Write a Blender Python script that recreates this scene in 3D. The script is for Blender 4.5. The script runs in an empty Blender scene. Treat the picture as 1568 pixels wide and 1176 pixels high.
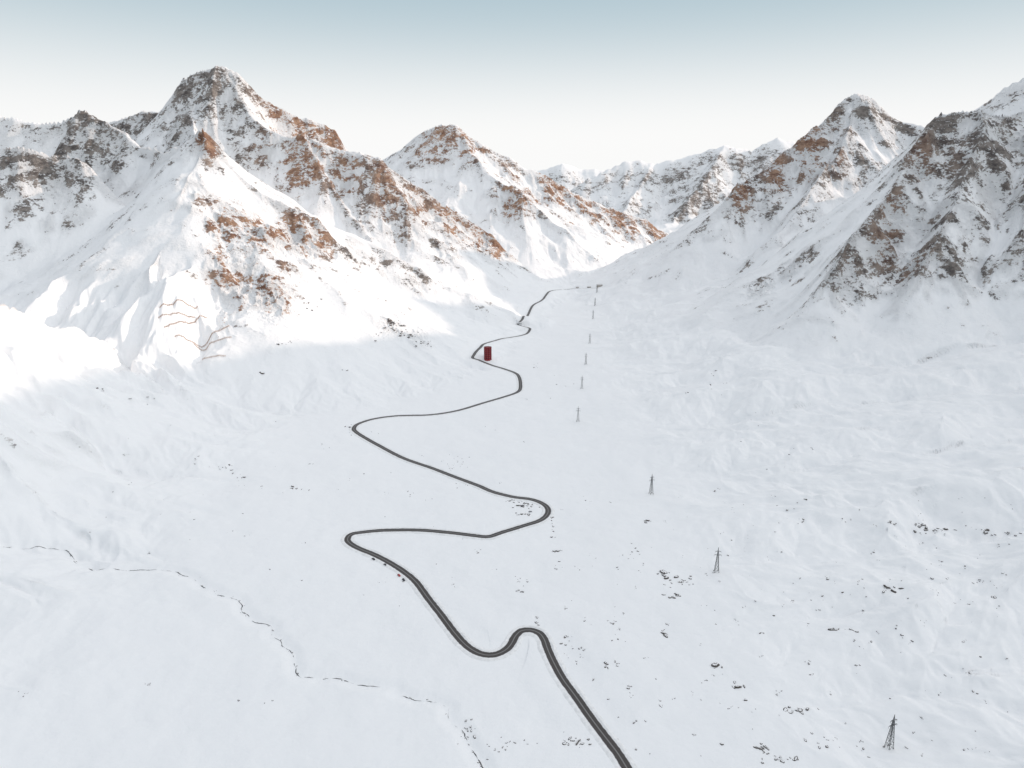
import bpy, bmesh, math
import numpy as np
from mathutils import Vector
# Alpine pass: one terrain sheet in metres (valley floor z~0, x right, y along the valley), surveyed from a
# drone standpoint 370 m above the pass: W() turns a bearing/elevation reading + distance into world metres.
rng=np.random.RandomState(7)
F=1045.0; PITCH=math.radians(15.4); CAMZ=370.0
CP,SP=math.cos(PITCH),math.sin(PITCH)
def W(u,v,Y):
    y=F*CP+(588-v)*SP; z=-F*SP+(588-v)*CP
    return ((u-784)/y*Y, Y, CAMZ+z/y*Y)
# ---------------- noise
perm=rng.permutation(256).astype(np.int32); perm=np.concatenate([perm,perm])
ga=np.linspace(0,2*np.pi,256,endpoint=False); GX=np.cos(ga).astype(np.float32); GY=np.sin(ga).astype(np.float32)
def perlin(x,y):
    xi=np.floor(x).astype(np.int32); yi=np.floor(y).astype(np.int32)
    fx=(x-xi).astype(np.float32); fy=(y-yi).astype(np.float32)
    u=fx*fx*fx*(fx*(fx*6-15)+10); v=fy*fy*fy*(fy*(fy*6-15)+10)
    def g(i,j,dx,dy):
        h=perm[(perm[(xi+i)&255]+((yi+j)&255))]
        return GX[h]*dx+GY[h]*dy
    a=g(0,0,fx,fy); b=g(1,0,fx-1,fy); c=g(0,1,fx,fy-1); d=g(1,1,fx-1,fy-1)
    return (a+(b-a)*u)*(1-v)+(c+(d-c)*u)*v
def fbm(x,y,lam,o,gain=.5,off=0.):
    s=0;a=1.
    for i in range(o):
        s=s+a*perlin(x/lam+off+17.3*i,y/lam+off*1.7+5.1*i); a*=gain; lam*=.5
    return s
def ridged(x,y,lam,o,gain=.5,off=0.):
    s=0;a=1.
    for i in range(o):
        s=s+a*(0.5-np.abs(perlin(x/lam+off+11.3*i,y/lam+off+3.1*i))*2.2); a*=gain; lam*=.5
    return s
def sst(a,b,x):
    t=np.clip((x-a)/(b-a),0,1); return t*t*(3-2*t)
def splus(x,k): return np.where(x>8*k,x,k*np.log1p(np.exp(np.clip(x/k,-30,8.5))))
# ---------------- grid
rs=np.concatenate([np.geomspace(60,300,50)[:-1],np.geomspace(300,5000,1080)[:-1],np.geomspace(5000,12000,130)])
d2=math.radians
th=np.concatenate([np.linspace(d2(-100),d2(-44),90)[:-1],np.linspace(d2(-44),d2(44),1300)[:-1],np.linspace(d2(44),d2(100),100)])
NR,NT=len(rs),len(th)
R,TH=np.meshgrid(rs,th,indexing='ij')
X=(R*np.sin(TH)).astype(np.float32); Y=(R*np.cos(TH)).astype(np.float32)
# ---------------- ridges
ridges=[]
def ridge(s,pts,lin=.15): ridges.append((s,lin,[W(*p) for p in pts]))
ridge(1.1,[(60,200,3400),(150,190,3350),(190,180,3300),(215,172,3300),(250,172,3250),(268,165,3100)])
ridge(1.6,[(262,190,3020),(268,160,2980),(278,127,2950),(290,115,2930),(305,108,2930),(325,104,2900),(345,104,2900),(365,112,2900),(388,138,2920),(420,160,2950),(455,175,2980),(490,187,3000),(512,201,3020),(524,222,3040),(560,262,3120)])
ridge(1.2,[(332,104,2900),(325,150,2800),(300,190,2720),(270,225,2650)])
ridge(1.1,[(345,104,2900),(370,160,2800),(400,195,2720),(460,212,2650),(520,228,2620),(580,240,2600),(605,262,2600),(650,292,2620),(700,320,2640),(740,350,2660),(785,388,2700)])
ridge(1.,[(460,212,2650),(500,270,2500),(540,330,2380),(580,380,2280)])
ridge(1.1,[(282,125,2950),(295,190,2700),(303,228,2350),(312,210,1900)])
ridge(1.5,[(-250,150,2300),(-150,165,2300),(0,178,2300),(40,186,2300),(100,186,2300),(125,171,2300),(150,180,2280),(190,203,2250),(215,222,2200),(250,235,2100),(290,226,2000),(312,208,1900)],.1)
ridge(1.,[(312,208,1900),(345,245,1880),(400,290,1860),(450,325,1850),(490,350,1850),(520,380,1870),(570,402,1900),(640,430,1950),(700,450,2000)])
ridge(.75,[(312,208,1900),(295,250,1800),(278,300,1700),(255,370,1580),(225,430,1430),(180,490,1330)])
ridge(1.4,[(-150,225,1950),(30,228,1950),(100,240,1980),(140,262,1950)],.1)
ridge(.95,[(-260,370,900),(-80,446,1000),(30,480,1060),(110,516,1130),(190,550,1210),(260,575,1280),(330,592,1340)],.12)
ridge(.8,[(560,262,4300),(595,238,4200),(620,225,4150),(650,200,4050),(675,190,4000),(700,193,3980),(730,215,3950),(760,235,3950),(800,255,3950),(830,268,3950),(870,290,3950),(920,310,4000),(970,335,4050),(1010,352,4100),(1040,370,4200)])
ridge(.8,[(700,193,3980),(720,235,3750),(760,270,3550),(800,300,3400),(860,345,3250),(900,385,3150)])
ridge(.7,[(700,262,8200),(800,262,8000),(840,256,8000),(862,247,8000),(885,256,8000),(940,262,8000)])
ridge(.7,[(900,275,6300),(925,262,6400),(960,246,6500),(1000,250,6500),(1060,236,6500),(1110,222,6500),(1150,226,6500),(1190,212,6500),(1215,218,6500),(1300,225,6500)])
ridge(.7,[(1110,222,6500),(1075,280,5900),(1030,345,5300)])
ridge(.7,[(1000,250,6500),(975,290,6000),(950,330,5500)])
ridge(1.05,[(950,432,2450),(1000,415,2450),(1040,385,2450),(1080,345,2480),(1110,308,2500),(1135,287,2550),(1170,262,2600),(1210,232,2650),(1240,200,2700),(1262,178,2740),(1290,153,2780),(1310,147,2800),(1335,158,2800),(1365,183,2780),(1395,195,2750),(1430,200,2700),(1500,200,2600)])
ridge(1.1,[(1310,147,2800),(1300,200,2650),(1270,255,2480),(1230,310,2320),(1190,360,2200)])
ridge(1.2,[(1650,160,1900),(1568,182,1850),(1500,172,1800),(1440,178,1800),(1415,210,1760),(1390,240,1720),(1370,285,1660),(1340,330,1600),(1300,380,1520),(1265,425,1450)])
ridge(1.2,[(1500,172,1800),(1500,225,1700),(1470,290,1580),(1430,370,1450),(1410,420,1390)])
ridge(1.2,[(1568,182,1850),(1590,230,1680),(1580,300,1520),(1560,380,1400)])
ridge(1.1,[(1430,200,2320),(1480,172,2300),(1510,155,2280),(1530,143,2250),(1568,132,2200),(1650,110,2100)])
ridges.append((1.8,.25,[(2100,2450,1020),W(1690,100,2150),(1950,1800,1100),(2150,1500,1200),(2250,1000,1130),(2300,400,980),(2300,-400,850)]))
def floorz(x,y):
    a=.15*splus(x-170,80)+.2*splus(x-850,150)+.10*splus(-x-300,80)+.26*splus(-x-800,110)
    return 300*(1-np.exp(-a/300))
Hs=[floorz(X,Y)]
for s,lin,pts in ridges:
    best=np.full(X.shape,-1e4,np.float32)
    for a,b in zip(pts[:-1],pts[1:]):
        dx,dy=b[0]-a[0],b[1]-a[1]; L2=dx*dx+dy*dy
        t=np.clip(((X-a[0])*dx+(Y-a[1])*dy)/L2,0,1)
        d=np.sqrt((X-a[0]-t*dx)**2+(Y-a[1]-t*dy)**2)
        c=a[2]+t*(b[2]-a[2])
        h=c*np.exp(-s*d/np.maximum(c,60))-lin*d
        np.maximum(best,h,out=best)
    Hs.append(best)
K=12.
M=np.maximum.reduce(Hs); H=np.zeros_like(M)
for h in Hs: H+=np.exp(np.clip((h-M)/K,-30,0))
H=M+K*np.log(H)
del Hs
def grad(H):
    hr=np.gradient(H,rs,axis=0); ht=np.gradient(H,th,axis=1)/R
    s,c=np.sin(TH),np.cos(TH)
    return (hr*s+ht*c).astype(np.float32),(hr*c-ht*s).astype(np.float32)
def blur(A,n,k=1):
    for _ in range(k):
        for ax in (0,1):
            P=np.pad(A,[(n+1,n) if ax==i else (0,0) for i in (0,1)],mode='edge')
            C=np.cumsum(P,axis=ax,dtype=np.float64)
            if ax==0: A=((C[2*n+1:]-C[:-(2*n+1)])/(2*n+1)).astype(np.float32)
            else: A=((C[:,2*n+1:]-C[:,:-(2*n+1)])/(2*n+1)).astype(np.float32)
    return A
Hb=blur(H,4,2)
gx,gy=grad(Hb); slope=np.hypot(gx,gy)
mount=sst(.2,.55,slope)
# ---------------- lookup
def idx(x,y):
    r=np.hypot(x,y); t=np.arctan2(x,y)
    return np.interp(r,rs,np.arange(NR)),np.interp(t,th,np.arange(NT))
def hz(x,y):
    i,j=idx(np.asarray(x,float),np.asarray(y,float)); i0=np.minimum(i.astype(int),NR-2); j0=np.minimum(j.astype(int),NT-2)
    a=i-i0;b=j-j0
    return H[i0,j0]*(1-a)*(1-b)+H[i0+1,j0]*a*(1-b)+H[i0,j0+1]*(1-a)*b+H[i0+1,j0+1]*a*b
YS=np.geomspace(250,9000,3500)
def ground(u,v):
    x,y,z=W(u,v,YS); h=hz(x,y); k=np.argmax(h>z)
    return float(x[k]),float(YS[k])
# ---------------- rock outcrop zones
zones=[]
def zone(u,v,rp,s,w=0.):
    x,y=ground(u,v)
    if y<300: return
    zones.append((x,y,rp*y/1045.,s,w))
for zz in [(290,150,30,.8,0),(330,130,25,.6,0),(355,175,28,.6,.2),(275,190,25,.8,0),(320,200,25,.4,0),(440,175,35,.65,1),(500,205,25,.8,1),(400,160,25,.5,.6),
 (220,185,38,.9,0),(190,190,25,.8,0),(140,195,38,.85,0),(170,205,20,.6,0),(40,240,28,.8,0),(85,255,32,.8,0),(120,268,20,.5,0),(30,380,10,.6,0),
 (350,235,25,.5,.4),(400,235,28,.6,.6),(465,240,32,.85,1),(530,265,32,.7,.8),(590,290,34,.8,.6),(640,320,34,.8,.6),(690,345,34,.85,.7),(740,370,30,.9,.8),(770,385,20,.8,.8),(620,350,28,.7,.4),(560,320,30,.6,.4),(570,250,25,.6,.6),(680,380,28,.55,.4),
 (350,345,30,.8,1),(400,360,34,.88,1),(450,370,34,.88,1),(490,375,24,.75,.8),(340,400,22,.65,1),(360,440,32,.85,1),(415,455,32,.88,1),(330,480,24,.65,1),(380,410,24,.55,1),(316,218,16,.9,.7),(300,300,18,.4,1),(440,420,20,.5,.8),
 (540,395,20,.5,0),(590,410,20,.4,0),(640,435,22,.5,0),(600,500,22,.55,0),(640,520,20,.5,0),
 (670,210,34,.7,1),(720,225,30,.65,1),(640,230,25,.6,.8),(780,270,28,.5,.8),(790,300,26,.95,1),(850,290,30,.85,1),(820,305,20,.8,1),(900,318,30,.8,.8),(950,340,34,.85,.8),(1000,355,26,.85,.7),(870,340,25,.5,.8),(930,360,22,.5,.7),
 (1130,292,22,.95,.6),(1190,268,26,.85,.6),(1240,235,34,.85,.6),(1280,200,28,.7,.4),(1320,175,28,.55,.1),(1370,205,25,.5,0),(1270,250,26,.8,.5),(1180,320,22,.5,.2),(1310,250,22,.4,.2),(1150,310,15,.6,.4),
 (1450,205,34,.85,.1),(1500,210,34,.8,.1),(1550,220,34,.8,.1),(1410,245,28,.9,.4),(1460,260,34,.8,.3),(1520,280,30,.7,.1),(1370,330,26,.85,.5),(1420,340,28,.7,.3),(1350,390,30,.9,.4),(1400,400,30,.85,.4),(1300,420,26,.8,.3),(1450,400,26,.75,.2),(1480,350,22,.5,.1),(1550,320,24,.7,.1),(1560,400,20,.5,.1),(1500,420,20,.5,.1),(1280,440,16,.7,.2),(1340,450,20,.5,.2),
 (1165,440,20,.65,.1),(1220,400,22,.6,.1),(1120,430,16,.4,.1),(1070,350,14,.5,.1),(1320,290,18,.6,.2),
 (1040,335,30,.95,0),(1080,300,30,.6,0),(1040,290,30,.4,0),(1150,250,26,.5,0),(980,270,20,.4,0)]: zone(*zz)
Z=np.zeros_like(X); WM=np.zeros_like(X)
for zx,zy,r,s,w in zones:
    rr=math.hypot(zx,zy); ex,ey=zx/rr,zy/rr; a=(X-zx)*ex+(Y-zy)*ey; b=(X-zx)*ey-(Y-zy)*ex
    g=s*np.exp(-(a*a/(2*(r*1.3)**2)+b*b/(2*(r*.85)**2))); Z=np.maximum(Z,g); WM=np.maximum(WM,g*w)
wx=X+40*fbm(X,Y,350,3,off=4.); wy=Y+40*fbm(X,Y,350,3,off=9.)
far=sst(3500,6000,R)
H=H+mount*(22+22*far)*(ridged(wx,wy,420,3,.5,off=3.)-.1)*(1-.7*sst(450,700,H))+mount*12*fbm(X,Y,160,3,off=2.)
gx,gy=grad(blur(H,4,2)); slope=np.hypot(gx,gy)
def erosion(x,y,gx,gy,lam,amp,octs):
    out=np.zeros_like(x); cgx,cgy=gx.copy(),gy.copy()
    for o in range(octs):
        g=np.sqrt(cgx*cgx+cgy*cgy)+1e-5
        dx=-cgy/g; dy=cgx/g
        px=x/lam+3.7*o; py=y/lam+9.1*o
        ix=np.floor(px).astype(np.int32); iy=np.floor(py).astype(np.int32)
        fx=(px-ix).astype(np.float32); fy=(py-iy).astype(np.float32)
        va=0;vd=0;wt=1e-6
        for i in (-1,0,1):
            for j in (-1,0,1):
                h=perm[(perm[(ix+i)&255]+((iy+j)&255))]; h2=perm[h+1]
                qx=fx-i-(.25+.5*h/255.); qy=fy-j-(.25+.5*h2/255.)
                w=np.clip(1-(qx*qx+qy*qy)/1.5625,0,1); w=w*w
                ph=(qx*dx+qy*dy)*6.2832
                va=va+np.cos(ph)*w; vd=vd-np.sin(ph)*w; wt=wt+w
        va=va/wt; vd=vd/wt
        out+=amp*va
        k=6.2832/lam*amp*.8
        cgx+=k*vd*dx; cgy+=k*vd*dy
        amp*=.5; lam*=.5
    return out.astype(np.float32)
E=erosion(wx,wy,gx,gy,210.,11.,5)
nearL=sst(-520,-640,X)*sst(1500,1380,Y)
H=H+E*mount*sst(.1,.7,slope)*(.42+1.0*np.clip(Z*1.2,0,1)+.4*sst(2300,3200,R)+.5*nearL)
# valley undulation and drifts
sideR=sst(120,450,X); sideL=sst(200,600,-X)
und=7.5*fbm(X,Y,190,3,.42,off=6.)+1.6*fbm(X,Y,45,3,.5,off=8.)
H+=und*(.6+1.7*sideR+.9*sideL)+sideR*(1-mount)*10*ridged(wx,wy*.7,170,4,.42,off=5.)+sideL*(1-mount)*4*ridged(wx,wy,110,4,.45,off=15.)
H+=sst(.05,.15,slope)*(1-mount)*E*.8+nearL*sst(.05,.2,slope)*(1.7*E+11*ridged(wx,wy*.5,90,3,.45,off=21.))+sideR*(1-mount)*22*fbm(wx,wy*.8,330,2,.4,off=33.)
H+=Z*mount*(15*ridged(wx,wy,85,5,.6,off=1.)+3)
Hb=blur(H,5,2)
curv=H-Hb
gx,gy=grad(H); slope=np.hypot(gx,gy)
rock=.72*Z*sst(.2,.7,slope)+.2*sst(.8,1.4,slope)+np.clip(curv/6,-.25,.25)*mount*.6+.04*mount+.30*far*mount
rock=np.minimum(rock,.80)*sst(.2,.45,slope+.15*Z)*(1-.97*nearL)
def curve(px,step=3.):
    P=np.array(px,float); n=len(P); out=[]
    for i in range(n-1):
        p0=P[max(i-1,0)];p1=P[i];p2=P[i+1];p3=P[min(i+2,n-1)]
        m=max(2,int(np.hypot(*(p2-p1))/step))
        for t in np.linspace(0,1,m,endpoint=False):
            out.append(.5*((2*p1)+(-p0+p2)*t+(2*p0-5*p1+4*p2-p3)*t*t+(-p0+3*p1-3*p2+p3)*t**3))
    out.append(P[-1]); return np.array(out)
road_px=[(985,1215),(960,1176),(945,1153),(925,1127),(905,1100),(880,1065),(862,1040),(848,1015),(839,995),(833,978),(825,968),(812,964),(798,966),(789,974),(783,986),(773,997),(755,1004),(735,1002),(715,990),(697,970),(677,944),(655,915),(638,893),(620,877),(600,863),(575,850),(552,841),(537,833),(532,825),(538,818),(555,815),(590,813),(640,812),(690,815),(725,820),(748,822),(770,815),(800,806),(825,798),(837,789),(839,779),(830,771),(812,765),(785,761),(755,753),(730,743),(690,728),(660,716),(620,703),(585,685),(560,671),(545,661),(542,655),(550,648),(575,641),(610,637),(660,635),(700,629),(740,617),(775,607),(793,600),(797,592),(795,578),(788,571),(770,565),(750,559),(733,553),(724,547),(726,540),(735,532),(745,525),(770,518),(800,513),(811,508),(809,502),(797,498),(793,494),(800,487),(815,470),(832,457),(848,445),(875,443),(918,441)]
stream_px=[(-20,832),(50,836),(100,840),(120,860),(170,868),(230,870),(285,880),(320,900),(365,920),(370,935),(410,955),(415,970),(445,995),(450,1020),(465,1035),(510,1035),(560,1046),(600,1048),(620,1065),(680,1078),(690,1100),(710,1120),(725,1150),(745,1180)]
road_w=[ground(*p) for p in road_px]; stream_w=[ground(*p) for p in stream_px]
RC=curve(road_w,3.); SC=curve(stream_w,1.5)
SC=SC+np.stack([4*fbm(SC[:,0],SC[:,1],22,3),4*fbm(SC[:,0],SC[:,1],22,3,off=40.)],1)
rz=hz(RC[:,0],RC[:,1]); k=15; rz=np.convolve(np.pad(rz,k,mode='edge'),np.ones(2*k+1)/(2*k+1),'valid')
def near(C,zv,rad):
    D=np.full(X.shape,1e3,np.float32); ZZ=np.zeros_like(X)
    for (x,y),z in zip(C,zv):
        r=math.hypot(x,y); t=math.atan2(x,y)
        i0,i1=np.searchsorted(rs,[r-rad,r+rad]); j0,j1=np.searchsorted(th,[t-rad/r,t+rad/r])
        s=(slice(i0,i1),slice(j0,j1))
        d=np.hypot(X[s]-x,Y[s]-y); m=d<D[s]
        D[s]=np.where(m,d,D[s]); ZZ[s]=np.where(m,z,ZZ[s])
    return D,ZZ
D,ZZ=near(RC,rz,36.)
w=1-sst(8,34,D); H=H*(1-w)+(ZZ-.5)*w
D,ZZ=near(SC[::2],SC[::2,0]*0,14.)
H-=2.2*(1-sst(.5,11,D))
# ---------------- mesh + material helpers
def mkmesh(name,co,quads,mat=None,smooth=True,attrs=None):
    me=bpy.data.meshes.new(name); co=np.asarray(co,np.float32); quads=np.asarray(quads,np.int32)
    me.vertices.add(len(co)); me.vertices.foreach_set('co',co.ravel())
    n=len(quads); k=quads.shape[1]
    me.loops.add(n*k); me.polygons.add(n)
    me.polygons.foreach_set('loop_start',np.arange(0,n*k,k,dtype=np.int32))
    me.loops.foreach_set('vertex_index',quads.ravel())
    me.update(calc_edges=True)
    if smooth: me.polygons.foreach_set('use_smooth',np.ones(n,bool))
    for an,av in (attrs or {}).items():
        a=me.attributes.new(an,'FLOAT','POINT'); a.data.foreach_set('value',np.asarray(av,np.float32).ravel())
    me.validate()
    if mat: me.materials.append(mat)
    ob=bpy.data.objects.new(name,me); bpy.context.scene.collection.objects.link(ob); return ob
def newmat(name):
    m=bpy.data.materials.new(name); m.use_nodes=True; nt=m.node_tree
    return m,nt,nt.nodes['Principled BSDF']
def noise(nt,vec,scale,detail=6,rough=.6):
    n=nt.nodes.new('ShaderNodeTexNoise'); n.inputs['Scale'].default_value=scale; n.inputs['Detail'].default_value=detail; n.inputs['Roughness'].default_value=rough
    nt.links.new(vec,n.inputs['Vector']); return n.outputs[0]
def math_(nt,op,a,b=None,c=None):
    n=nt.nodes.new('ShaderNodeMath'); n.operation=op
    for i,v in enumerate((a,b,c)):
        if v is None: continue
        if isinstance(v,(int,float)): n.inputs[i].default_value=v
        else: nt.links.new(v,n.inputs[i])
    return n.outputs[0]
def mixc(nt,f,a,b):
    n=nt.nodes.new('ShaderNodeMix'); n.data_type='RGBA'
    for s,v in ((0,f),(6,a),(7,b)):
        if isinstance(v,(tuple,float,int)): n.inputs[s].default_value=v
        else: nt.links.new(v,n.inputs[s])
    return n.outputs[2]
def ramp(nt,x,a,b):
    n=nt.nodes.new('ShaderNodeMapRange'); n.interpolation_type='SMOOTHSTEP'; n.inputs['From Min'].default_value=a; n.inputs['From Max'].default_value=b
    nt.links.new(x,n.inputs['Value']); return n.outputs[0]
def simple(name,col,rough=.7,metal=0.,var=.15,scale=1.):
    m,nt,b=newmat(name)
    g=nt.nodes.new('ShaderNodeNewGeometry').outputs['Position']
    f=ramp(nt,noise(nt,g,scale,4),.3,.7)
    nt.links.new(mixc(nt,f,(*[c*(1-var) for c in col],1),(*[min(1,c*(1+var)) for c in col],1)),b.inputs['Base Color'])
    b.inputs['Roughness'].default_value=rough; b.inputs['Metallic'].default_value=metal
    return m
def terrain_mat():
    m,nt,b=newmat('snow_and_rock'); N=nt.nodes;L=nt.links
    g=N.new('ShaderNodeNewGeometry').outputs['Position']
    mp=N.new('ShaderNodeMapping'); mp.inputs['Scale'].default_value=(1,1,1.6); L.new(g,mp.inputs['Vector'])
    at=N.new('ShaderNodeAttribute'); at.attribute_name='rock'; wm=N.new('ShaderNodeAttribute'); wm.attribute_name='warm'
    n1=noise(nt,mp.outputs[0],.014,7,.76)
    n3=noise(nt,mp.outputs[0],.11,4,.8)
    v=math_(nt,'MULTIPLY_ADD',math_(nt,'SUBTRACT',n1,.5),4.2,at.outputs['Fac'])
    v=math_(nt,'MULTIPLY_ADD',math_(nt,'SUBTRACT',n3,.5),2.2,v)
    gate=ramp(nt,at.outputs['Fac'],.06,.2)
    mask=math_(nt,'MULTIPLY',ramp(nt,v,.55,.78),gate)
    n2=noise(nt,mp.outputs[0],.03,6,.75); f2=ramp(nt,n2,.36,.64)
    c1=mixc(nt,f2,(.13,.115,.11,1),(.38,.34,.31,1))
    c2=mixc(nt,f2,(.24,.13,.09,1),(.56,.36,.25,1))
    rc=mixc(nt,ramp(nt,wm.outputs['Fac'],.1,.6),c1,c2)
    L.new(mixc(nt,mask,(.892,.897,.905,1),rc),b.inputs['Base Color'])
    b.inputs['Roughness'].default_value=.75; b.inputs['Specular IOR Level'].default_value=.1
    bp=N.new('ShaderNodeBump'); bp.inputs['Strength'].default_value=.9; bp.inputs['Distance'].default_value=1.
    hs=math_(nt,'ADD',math_(nt,'MULTIPLY',noise(nt,g,.03,5,.5),3.8),math_(nt,'MULTIPLY',math_(nt,'MULTIPLY',n3,at.outputs['Fac']),18.))
    L.new(hs,bp.inputs['Height']); L.new(bp.outputs[0],b.inputs['Normal'])
    return m
ii=np.arange(NR*NT).reshape(NR,NT)
quads=np.stack([ii[:-1,:-1],ii[:-1,1:],ii[1:,1:],ii[1:,:-1]],-1).reshape(-1,4)[:, ::-1]
terrain=mkmesh('snowy_terrain',np.stack([X,Y,H],-1).reshape(-1,3),quads,terrain_mat(),True,{'rock':rock,'warm':WM})
# ---------------- road
def strip(C,z,prof):
    T=np.gradient(C,axis=0); T/=np.linalg.norm(T,axis=1)[:,None]+1e-9; Nn=np.stack([T[:,1],-T[:,0]],1)
    co=[];m=len(prof)
    for o,dz in prof: co.append(np.concatenate([C+Nn*o,(z+dz)[:,None]],1))
    co=np.stack(co,1).reshape(-1,3); n=len(C); I=np.arange(n*m).reshape(n,m)
    return co,np.stack([I[:-1,:-1],I[:-1,1:],I[1:,1:],I[1:,:-1]],-1).reshape(-1,4)[:, ::-1]
m,nt,b=newmat('asphalt_snow_dusted'); N=nt.nodes;L=nt.links
g=N.new('ShaderNodeNewGeometry').outputs['Position']
ac=N.new('ShaderNodeAttribute'); ac.attribute_name='across'; aa=math_(nt,'ABSOLUTE',ac.outputs['Fac'])
edge=math_(nt,'ADD',aa,math_(nt,'MULTIPLY',math_(nt,'SUBTRACT',noise(nt,g,.25,5,.7),.5),1.6))
base=mixc(nt,noise(nt,g,.4,5),(.025,.022,.021,1),(.07,.06,.057,1))
cen=math_(nt,'MULTIPLY',math_(nt,'SUBTRACT',1.,ramp(nt,aa,.15,.7)),.32)
base=mixc(nt,cen,base,(.5,.5,.5,1))
L.new(mixc(nt,ramp(nt,edge,3.2,3.9),base,(.8,.8,.81,1)),b.inputs['Base Color']); b.inputs['Roughness'].default_value=.6
prof=[(o,0) for o in (-4.3,-3.4,-2.2,-1,0,1,2.2,3.4,4.3)]
co,q=strip(RC,rz,prof); mkmesh('road',co,q,m,False,{'across':np.tile([p[0] for p in prof],len(RC))})
snow=simple('snow_bank_mat',(.82,.82,.82),.8,0,.08,.3)
jit=.15*np.sin(np.arange(len(RC))*.7)+.12*rng.randn(len(RC))
mkb=[]
T=np.gradient(RC,axis=0); T/=np.linalg.norm(T,axis=1)[:,None]+1e-9; Nn=np.stack([T[:,1],-T[:,0]],1)
for sgn in (-1,1):
    cols=[]
    for o,dz in ((4.1,-.1),(4.7,.35),(5.6,.4),(8.5,-.9)):
        cols.append(np.concatenate([RC+Nn*(sgn*(o+jit[:,None]*.8)),(rz+dz+(jit if .3<dz else 0))[:,None]],1))
    co=np.stack(cols,1).reshape(-1,3); I=np.arange(len(RC)*4).reshape(-1,4)
    q=np.stack([I[:-1,:-1],I[:-1,1:],I[1:,1:],I[1:,:-1]],-1).reshape(-1,4)
    mkb.append((co,q if sgn<0 else q[:, ::-1]))
mkmesh('snow_bank',np.concatenate([mkb[0][0],mkb[1][0]]),np.concatenate([mkb[0][1],mkb[1][1]+len(mkb[0][0])]),snow)
# ---------------- stream
sz=hz(SC[:,0],SC[:,1])
wid=np.clip(fbm(SC[:,0],SC[:,1],12,3,.7,off=70.)*1.6+.24,0,.9)
T=np.gradient(SC,axis=0); T/=np.linalg.norm(T,axis=1)[:,None]+1e-9; Nn=np.stack([T[:,1],-T[:,0]],1)
a=np.concatenate([SC-Nn*wid[:,None]*.5,(sz+.12)[:,None]],1); b_=np.concatenate([SC+Nn*wid[:,None]*.5,(sz+.12)[:,None]],1)
co=np.stack([a,b_],1).reshape(-1,3); I=np.arange(len(SC)*2).reshape(-1,2)
q=np.stack([I[:-1,0],I[1:,0],I[1:,1],I[:-1,1]],-1); q=q[(wid[:-1]>.02)|(wid[1:]>.02)]
mkmesh('stream',co,q,simple('stream_water',(.05,.05,.055),.25,0,.3,.5),False)
# ---------------- rocks
bm=bmesh.new(); bmesh.ops.create_icosphere(bm,subdivisions=2,radius=1.); ico=np.array([v.co[:] for v in bm.verts]); icf=np.array([[v.index for v in f.verts] for f in bm.faces]); bm.free()
RV=[];RF=[];nv=0
def add_rock(x,y,s):
    global nv
    a=rng.rand()*6.28; sc=np.array([1+rng.rand()*.9,.55+rng.rand()*.5,.3+rng.rand()*.4])*s
    p=ico.copy()
    for _ in range(5):
        n=rng.randn(3); n/=np.linalg.norm(n); d=p@n; c=.45+.35*rng.rand(); p-=np.outer(np.clip(d-c,0,None),n)
    p=p*(1+.12*rng.randn(len(p),1))*sc
    ca,sa=math.cos(a),math.sin(a); p=np.stack([p[:,0]*ca-p[:,1]*sa,p[:,0]*sa+p[:,1]*ca,p[:,2]],1)
    p+=np.array([x,y,float(hz(x,y))+.05*s]); RV.append(p); RF.append(icf+nv); nv+=len(p)
def cluster(u,v,ru,rv,n,s):
    for _ in range(n):
        q=rng.randn(2)*.6; px,py=u+q[0]*ru,v+q[1]*rv
        x,y=ground(px,py)
        k=np.min(np.hypot(RC[:,0]-x,RC[:,1]-y))
        if k>6.5: add_rock(x,y,1.18*s*(.35+.9*rng.rand()**2))
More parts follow.
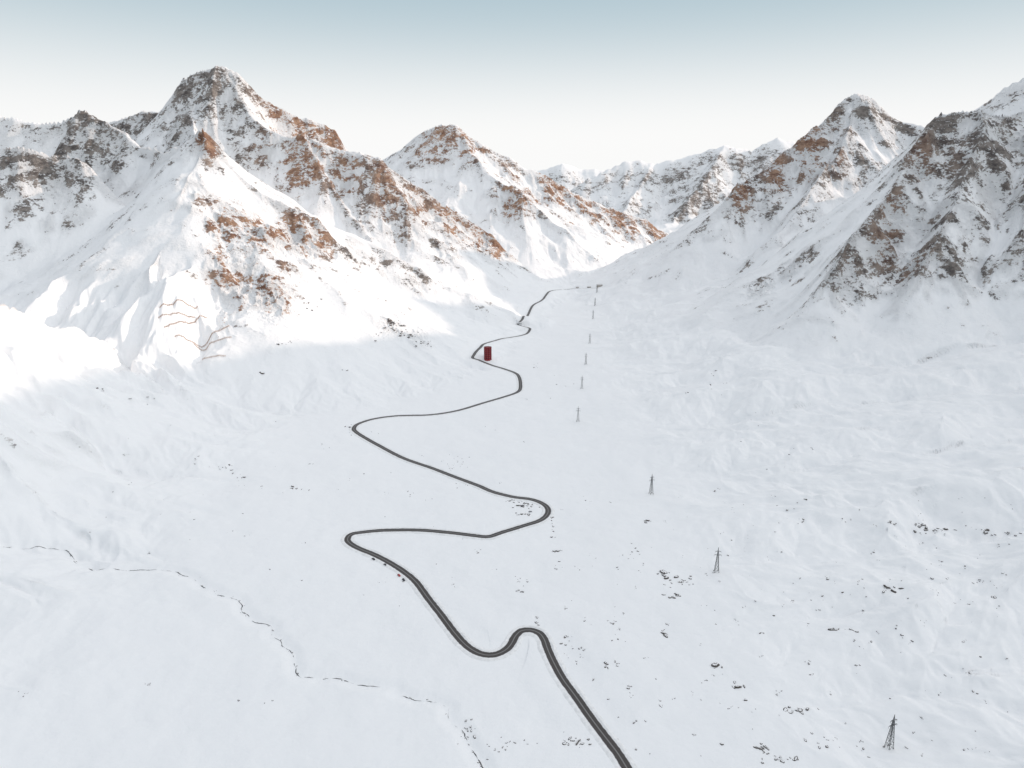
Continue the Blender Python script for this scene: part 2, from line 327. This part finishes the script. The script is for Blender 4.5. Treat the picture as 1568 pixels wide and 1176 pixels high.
for c in [(1015,878,10,4,10,1.8),(1040,892,20,6,18,1.8),(1030,912,8,4,8,2.2),(1100,1020,8,6,9,1.6),(1130,1050,8,5,6,1.4),(1018,972,6,3,5,1.6),(1215,1088,18,4,16,1.5),(1170,1150,10,14,12,1.2),(1200,1165,25,6,14,1.3),(880,1135,18,6,12,1.1),(1190,1060,4,10,5,1),(1365,903,18,4,8,1.6),(1280,965,6,3,4,1.8),(1310,965,6,3,3,1.2),(1430,812,30,5,18,1.7),(1510,812,6,3,5,1.8),(1545,818,25,3,9,1.5),(1500,890,8,6,6,1.3),(1520,915,5,3,3,1.5),(1365,800,10,3,5,1.3),(1410,805,15,3,7,1.6),(990,799,8,3,7,1.6),(820,955,6,12,8,1.),(870,980,6,6,6,1),(890,1000,5,10,7,.9),(930,1020,4,4,5,1.4),(965,1060,5,14,8,.9),(940,960,6,20,6,.8),(800,890,10,8,9,1.1),(797,905,6,2,5,1.3),(735,845,6,3,4,1),(850,845,8,3,6,1.2),(845,810,4,12,7,1.1),(456,748,14,3,9,1.5),(345,718,18,6,10,1.5),(370,732,10,5,6,1.4),(300,705,6,8,5,1.2),(400,745,5,5,3,1),(200,738,3,3,2,1.2),(190,695,3,3,2,1),(158,597,8,3,5,2),(220,612,20,4,4,1.5),(605,498,16,5,18,2.6),(625,512,16,5,18,2.6),(650,525,14,5,16,2.4),(575,515,10,5,8,2),(437,525,12,3,8,2.4),(530,568,8,2,4,2),(400,573,2,3,2,2.5),(745,665,10,20,3,1),(802,677,2,1,3,1.2),(1100,750,6,2,4,1.2),(1235,765,4,2,2,1.2),(1050,602,3,2,3,1.6),(1145,650,20,20,4,1.2),(720,1125,14,14,16,.8),(760,1150,20,12,10,.7),(800,1137,20,4,8,.8),(785,766,14,3,14,1.3),(808,774,14,4,20,1.4),(805,786,12,3,14,1.3),(845,795,4,8,8,1.2),(690,715,8,8,14,.7),(715,740,14,6,10,.8),(700,705,20,14,14,.6),(585,640,4,2,3,1.2),(533,652,4,2,5,1.2),(820,560,8,3,5,1.3),(860,590,20,30,6,1),(550,395,20,8,12,2.4),(640,438,20,6,14,2.6),(480,470,20,20,8,2.2),(1100,580,15,30,8,1.8),(1210,700,60,30,6,1.2),(970,850,8,15,8,.9),(855,870,6,10,6,.9),(1260,1140,40,20,8,.9),(1470,870,60,30,10,1.2),(1225,790,30,20,8,1.1),(1250,920,50,40,8,1.),(30,1065,20,8,4,.7),(230,1048,6,3,3,.8),(400,1085,30,30,3,.8),(300,800,60,60,4,1)]:
    cluster(*c)
for _ in range(220): cluster(860+700*rng.rand(),760+400*rng.rand(),4,3,1+int(rng.rand()*3),.7)
for _ in range(60): cluster(130+680*rng.rand(),600+330*rng.rand(),6,2,1+int(rng.rand()*3),.75)
for i in range(0,len(SC),1):
    if wid[i]>.1 and rng.rand()<.4:
        q=SC[i]+rng.randn(2)*1.; add_rock(q[0],q[1],.28+.45*rng.rand())
m,nt,b=newmat('dark_rock'); N=nt.nodes;L=nt.links
gn=N.new('ShaderNodeNewGeometry'); sx=N.new('ShaderNodeSeparateXYZ'); L.new(gn.outputs['Normal'],sx.inputs[0])
nn=noise(nt,gn.outputs['Position'],.9,5,.7); col=mixc(nt,ramp(nt,nn,.35,.65),(.035,.03,.028,1),(.16,.14,.125,1))
sm=ramp(nt,math_(nt,'MULTIPLY_ADD',math_(nt,'SUBTRACT',nn,.5),.5,sx.outputs[2]),.88,.95)
L.new(mixc(nt,sm,col,(.88,.88,.89,1)),b.inputs['Base Color']); b.inputs['Roughness'].default_value=.85
mkmesh('scattered_rocks',np.concatenate(RV),np.concatenate(RF),m,False)
# ---------------- built objects
class B:
    def __init__(s): s.v=[];s.f=[];s.m=[]
    def beam(s,p,q,w,mi=0):
        p=np.array(p,float);q=np.array(q,float);d=q-p;L=np.linalg.norm(d);d/=L
        a=np.cross(d,[0,0,1.]) if abs(d[2])<.95 else np.cross(d,[1.,0,0]); a/=np.linalg.norm(a); b=np.cross(d,a)
        n=len(s.v)
        for e in (p,q):
            for i,j in ((-1,-1),(1,-1),(1,1),(-1,1)): s.v.append(e+(a*i+b*j)*w/2)
        for f in ((0,1,2,3),(7,6,5,4),(0,4,5,1),(1,5,6,2),(2,6,7,3),(3,7,4,0)): s.f.append([n+k for k in f]); s.m.append(mi)
    def box(s,c,h,mi=0,yaw=0.):
        n=len(s.v); ca,sa=math.cos(yaw),math.sin(yaw)
        for z in (-1,1):
            for i,j in ((-1,-1),(1,-1),(1,1),(-1,1)):
                x,y=i*h[0],j*h[1]; s.v.append(np.array([c[0]+x*ca-y*sa,c[1]+x*sa+y*ca,c[2]+z*h[2]]))
        for f in ((3,2,1,0),(4,5,6,7),(0,1,5,4),(1,2,6,5),(2,3,7,6),(3,0,4,7)): s.f.append([n+k for k in f]); s.m.append(mi)
    def prism(s,poly,axis_a,axis_b,org,ext,mi=0):
        n=len(s.v);k=len(poly); A=np.array(axis_a,float);Bv=np.array(axis_b,float);o=np.array(org,float);e=np.array(ext,float)
        for p in poly: s.v.append(o+A*p[0]+Bv*p[1])
        for p in poly: s.v.append(o+A*p[0]+Bv*p[1]+e)
        s.f.append([n+i for i in range(k)][::-1]); s.m.append(mi); s.f.append([n+k+i for i in range(k)]); s.m.append(mi)
        for i in range(k): j=(i+1)%k; s.f.append([n+i,n+j,n+k+j,n+k+i]); s.m.append(mi)
    def make(s,name,mats,loc=(0,0,0),yaw=0.,mesh=None):
        if mesh is None:
            mesh=bpy.data.meshes.new(name); mesh.from_pydata([tuple(v) for v in s.v],[],s.f)
            for mm in mats: mesh.materials.append(mm)
            mesh.polygons.foreach_set('material_index',s.m)
            bm=bmesh.new(); bm.from_mesh(mesh); bmesh.ops.recalc_face_normals(bm,faces=bm.faces); bm.to_mesh(mesh); bm.free()
        ob=bpy.data.objects.new(name,mesh); ob.location=loc; ob.rotation_euler=(0,0,yaw); bpy.context.scene.collection.objects.link(ob); return ob
# power pylons (27 m lattice masts)
P=B(); HT=27.; bw=2.0; tw=.4
def cor(z,i):
    w=bw+(tw-bw)*min(z/22.,1); return (w*(1 if i in(0,1) else -1),w*(1 if i in(1,2) else -1),z)
lv=[0,4.5,8.5,12,15,17.5,20,22]
for i in range(4):
    P.beam((cor(0,i)[0]*1.08,cor(0,i)[1]*1.08,-3),cor(22,i),.26)
    j=(i+1)%4
    for a,b2 in zip(lv[:-1],lv[1:]):
        P.beam(cor(a,i),cor(b2,j),.13); P.beam(cor(a,j),cor(b2,i),.13); P.beam(cor(b2,i),cor(b2,j),.1)
    P.beam(cor(22,i),(0,0,HT),.2)
for z,wd_ in ((18.5,3.6),(22.3,2.8)):
    for s in (-1,1):
        P.beam((0,.4,z),(s*wd_,0,z+.1),.17);P.beam((0,-.4,z),(s*wd_,0,z+.1),.17);P.beam((0,0,z+1.3),(s*wd_,0,z+.15),.13)
        P.beam((s*wd_,0,z),(s*wd_,0,z-1.5),.13)
steel=simple('galvanised_steel',(.12,.125,.13),.5,.3,.2,1.); base_m=simple('concrete_footing',(.35,.34,.33),.8)
for i in range(4):
    c=cor(0,i); P.box((c[0]*1.05,c[1]*1.05,-.6),(.5,.5,.9),1)
pm=None
for u,v in [(1361,1146),(1097,876),(997,756),(885,645),(891,595),(897,558),(903,526),(908,488),(911,468),(914,448)]:
    x,y=ground(u,v); ob=P.make('power_pylon',[steel,base_m],(x,y,float(hz(x,y))),math.radians(rng.uniform(-12,12)+8),pm); pm=ob.data
# red theatre tower: ring of ten slab piers with six storeys of arched openings
red=simple('red_painted_timber',(.30,.022,.028),.6,0,.2,.5); redd=simple('dark_red_timber',(.13,.012,.016),.7,0,.2,.5); dark=simple('window_glass_dark',(.02,.02,.025),.2,0,.2,1.)
Tw=B(); RT=8.2; HTW=28.
for i in range(10):
    a=2*math.pi*i/10
    ux,uy=math.cos(a),math.sin(a); tx,ty=-uy,ux
    Tw.box((ux*(RT-1.2),uy*(RT-1.2),HTW/2-1),(1.5,1.75,HTW/2+1),0,a)
    Tw.box((ux*(RT-1.2),uy*(RT-1.2),HTW+.2),(1.75,2.0,.2),1,a)
    for l in range(6):
        z0=2.+l*4.4
        Tw.box((ux*(RT-1.2),uy*(RT-1.2),z0-1.0),(1.62,1.87,.14),1,a)
        arch=[(-.85,0),(.85,0),(.85,1.9)]+[(.85*math.cos(t),1.9+.85*math.sin(t)) for t in np.linspace(.3,math.pi-.3,6)]+[(-.85,1.9)]
        o=np.array([ux*(RT+.3),uy*(RT+.3),z0]); Tw.prism(arch,(tx,ty,0),(0,0,1),o,(ux*.04,uy*.04,0),2)
        for s in (-1,1):
            c=np.array([ux*(RT-1.2),uy*(RT-1.2),0])+np.array([tx,ty,0])*s*1.75
            Tw.prism([(p[0]*.7,p[1]) for p in arch],(ux,uy,0),(0,0,1),c+np.array([0,0,z0]),np.array([tx,ty,0])*s*.04,2)
core=[(6.6*math.cos(2*math.pi*(i+.5)/10),6.6*math.sin(2*math.pi*(i+.5)/10)) for i in range(10)]
Tw.prism(core,(1,0,0),(0,1,0),(0,0,-2),(0,0,HTW+1.6),0)
x,y=ground(747,550); Tw.make('red_theatre_tower',[red,redd,dark],(x,y,float(hz(x,y))-.3),.2)
# cars
rub=simple('tyre_rubber',(.02,.02,.02),.8)
def car(col,u,v,yaw,name='parked_car'):
    c=B(); pa=simple('car_paint',col,.3,.2,.05)
    body=[(-2.15,.35),(2.1,.35),(2.2,.6),(2.1,.85),(1.1,1.0),(-2.0,1.0),(-2.2,.8)]
    cab=[(1.15,.98),(.45,1.48),(-1.35,1.5),(-1.95,.98)]
    win=[(.95,1.04),(.4,1.4),(-1.3,1.42),(-1.75,1.04)]
    c.prism(body,(1,0,0),(0,0,1),(0,-.88,0),(0,1.76,0),0); c.prism(cab,(1,0,0),(0,0,1),(0,-.74,0),(0,1.48,0),0)
    c.prism(win,(1,0,0),(0,0,1),(0,-.76,0),(0,1.52,0),1)
    c.prism([(.98,1.06),(.5,1.4),(.52,1.42),(1.02,1.07)],(1,0,0),(0,0,1),(0,-.65,0),(0,1.3,0),1)
    for wx_ in (-1.35,1.35):
        for s in (-1,1):
            c.prism([(wx_+.34*math.cos(t),.34+.34*math.sin(t)) for t in np.linspace(0,2*math.pi,12,endpoint=False)],(1,0,0),(0,0,1),(0,s*.72,0),(0,s*.2,0),2)
    x,y=ground(u,v); k=np.argmin(np.hypot(RC[:,0]-x,RC[:,1]-y)); d=np.hypot(RC[k,0]-x,RC[k,1]-y)
    z=rz[k]+.01 if d<4.2 else float(hz(x,y))
    c.make(name,[pa,dark,rub],(x,y,z),math.radians(yaw))
for a in [((.03,.03,.035),572,857,-45),((.05,.05,.06),590,866,-45),((.35,.03,.03),611,882,-55),((.03,.03,.04),618,889,-60),((.04,.04,.05),800,776,10),((.4,.4,.42),812,784,20),((.05,.05,.06),536,655,0)]: car(*a)
# hospice buildings at the far end
wall=simple('plaster_wall',(.45,.42,.38),.9); roof=simple('snowy_roof',(.6,.59,.58),.8)
def house(u,v,l,w,h,yaw):
    x,y=ground(u,v); e=bpy.data.objects.new('stone_house',None); bpy.context.scene.collection.objects.link(e); e.location=(x,y,float(hz(x,y))); e.rotation_euler=(0,0,yaw)
    a=B(); a.prism([(-w,-3),(w,-3),(w,h),(0,h+w*.6),(-w,h)],(0,1,0),(0,0,1),(-l,0,0),(2*l,0,0)); a=a.make('walls',[wall]); a.parent=e
    r=B()
    for s in (-1,1): r.prism([(0,h+w*.6+.1),(s*(w+.8),h-.4),(s*(w+.8),h-.1),(0,h+w*.6+.45)],(0,1,0),(0,0,1),(-l-.6,0,0),(2*l+1.2,0,0))
    r=r.make('roof',[roof]); r.parent=e
    n=B()
    for i in np.arange(-l+1.5,l-1,3.):
        for k in range(int(h//3)):
            for s in (-1,1): n.box((i,s*(w+.02),1.6+3*k),(.5,.05,.6))
    n=n.make('windows',[dark]); n.parent=e
    d=B(); d.box((l+.02,0,1.),(.05,.6,1.)); d=d.make('door',[redd]); d.parent=e
house(918,439,10,5,6,.2); house(902,441,7,4,4,-.1); house(884,441,5,3.5,3,.3)
# avalanche fences
wood=simple('weathered_timber',(.30,.17,.10),.85,0,.2,.8)
for u0,v0,u1,v1 in [(245,473,303,470),(243,488,300,486),(252,502,318,488),(268,517,352,500),(297,528,355,517),(310,552,347,546)]:
    a=np.array(ground(u0,v0)); b3=np.array(ground(u1,v1)); n=int(min(np.hypot(*(b3-a)),160)/4); d=(b3-a)/np.hypot(*(b3-a)); f=B(); pts=[]
    for i in range(n+1):
        q=a+d*i*4; pts.append(np.array([q[0],q[1],float(hz(*q))]))
    for i,p in enumerate(pts):
        f.beam(p-[0,0,1],p+[0,0,3.2],.25); f.beam(p+[1.4,.8,-.6],p+[0,0,2.6],.2)
        if i<n:
            for h in (.9,1.6,2.3,3.0): f.beam(p+[0,0,h],pts[i+1]+[0,0,h],.22)
    f.make('avalanche_fence',[wood])
# ---------------- world, sun, camera
SAZ,SEL=75.,20.
sun=bpy.data.lights.new('sun','SUN'); sun.energy=2.5; sun.angle=math.radians(1.0); sun.color=(1,.80,.66)
so=bpy.data.objects.new('sun',sun); bpy.context.scene.collection.objects.link(so)
sd=Vector((math.sin(math.radians(SAZ))*math.cos(math.radians(SEL)),math.cos(math.radians(SAZ))*math.cos(math.radians(SEL)),math.sin(math.radians(SEL))))
so.rotation_euler=sd.to_track_quat('Z','Y').to_euler()
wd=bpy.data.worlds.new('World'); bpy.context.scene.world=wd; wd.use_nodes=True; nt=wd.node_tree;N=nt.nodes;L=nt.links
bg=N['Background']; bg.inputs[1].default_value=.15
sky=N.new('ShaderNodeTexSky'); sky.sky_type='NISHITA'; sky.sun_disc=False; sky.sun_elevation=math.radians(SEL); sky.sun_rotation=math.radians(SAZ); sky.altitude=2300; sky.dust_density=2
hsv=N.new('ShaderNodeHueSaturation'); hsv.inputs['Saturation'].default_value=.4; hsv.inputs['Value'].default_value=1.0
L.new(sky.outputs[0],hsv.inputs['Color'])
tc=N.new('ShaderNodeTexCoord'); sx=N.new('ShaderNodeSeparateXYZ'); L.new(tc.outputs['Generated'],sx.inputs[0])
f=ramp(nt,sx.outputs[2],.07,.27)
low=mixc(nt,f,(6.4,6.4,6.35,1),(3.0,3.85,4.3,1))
# added fill light: sky above the view brightened for the valley; brighter sunward, dimmer opposite
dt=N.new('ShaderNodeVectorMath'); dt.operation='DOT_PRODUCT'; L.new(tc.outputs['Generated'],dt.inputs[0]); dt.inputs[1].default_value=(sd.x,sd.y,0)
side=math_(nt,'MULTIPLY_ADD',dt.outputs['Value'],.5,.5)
sky_fill=mixc(nt,side,(.2,.7,1.4,1),(13.5,13.4,13.3,1))
upper_fill=mixc(nt,.2,sky_fill,hsv.outputs[0])
L.new(mixc(nt,ramp(nt,sx.outputs[2],.27,.55),low,upper_fill),bg.inputs[0])
cam=bpy.data.cameras.new('camera'); co=bpy.data.objects.new('camera',cam); bpy.context.scene.collection.objects.link(co)
co.location=(0,0,CAMZ); co.rotation_euler=(math.radians(90)-PITCH,0,0); cam.sensor_width=36; cam.lens=F/1568*36; cam.clip_start=1; cam.clip_end=40000
bpy.context.scene.camera=co
sc=bpy.context.scene; sc.view_settings.view_transform='Standard'; sc.view_settings.look='None'; sc.view_settings.exposure=0
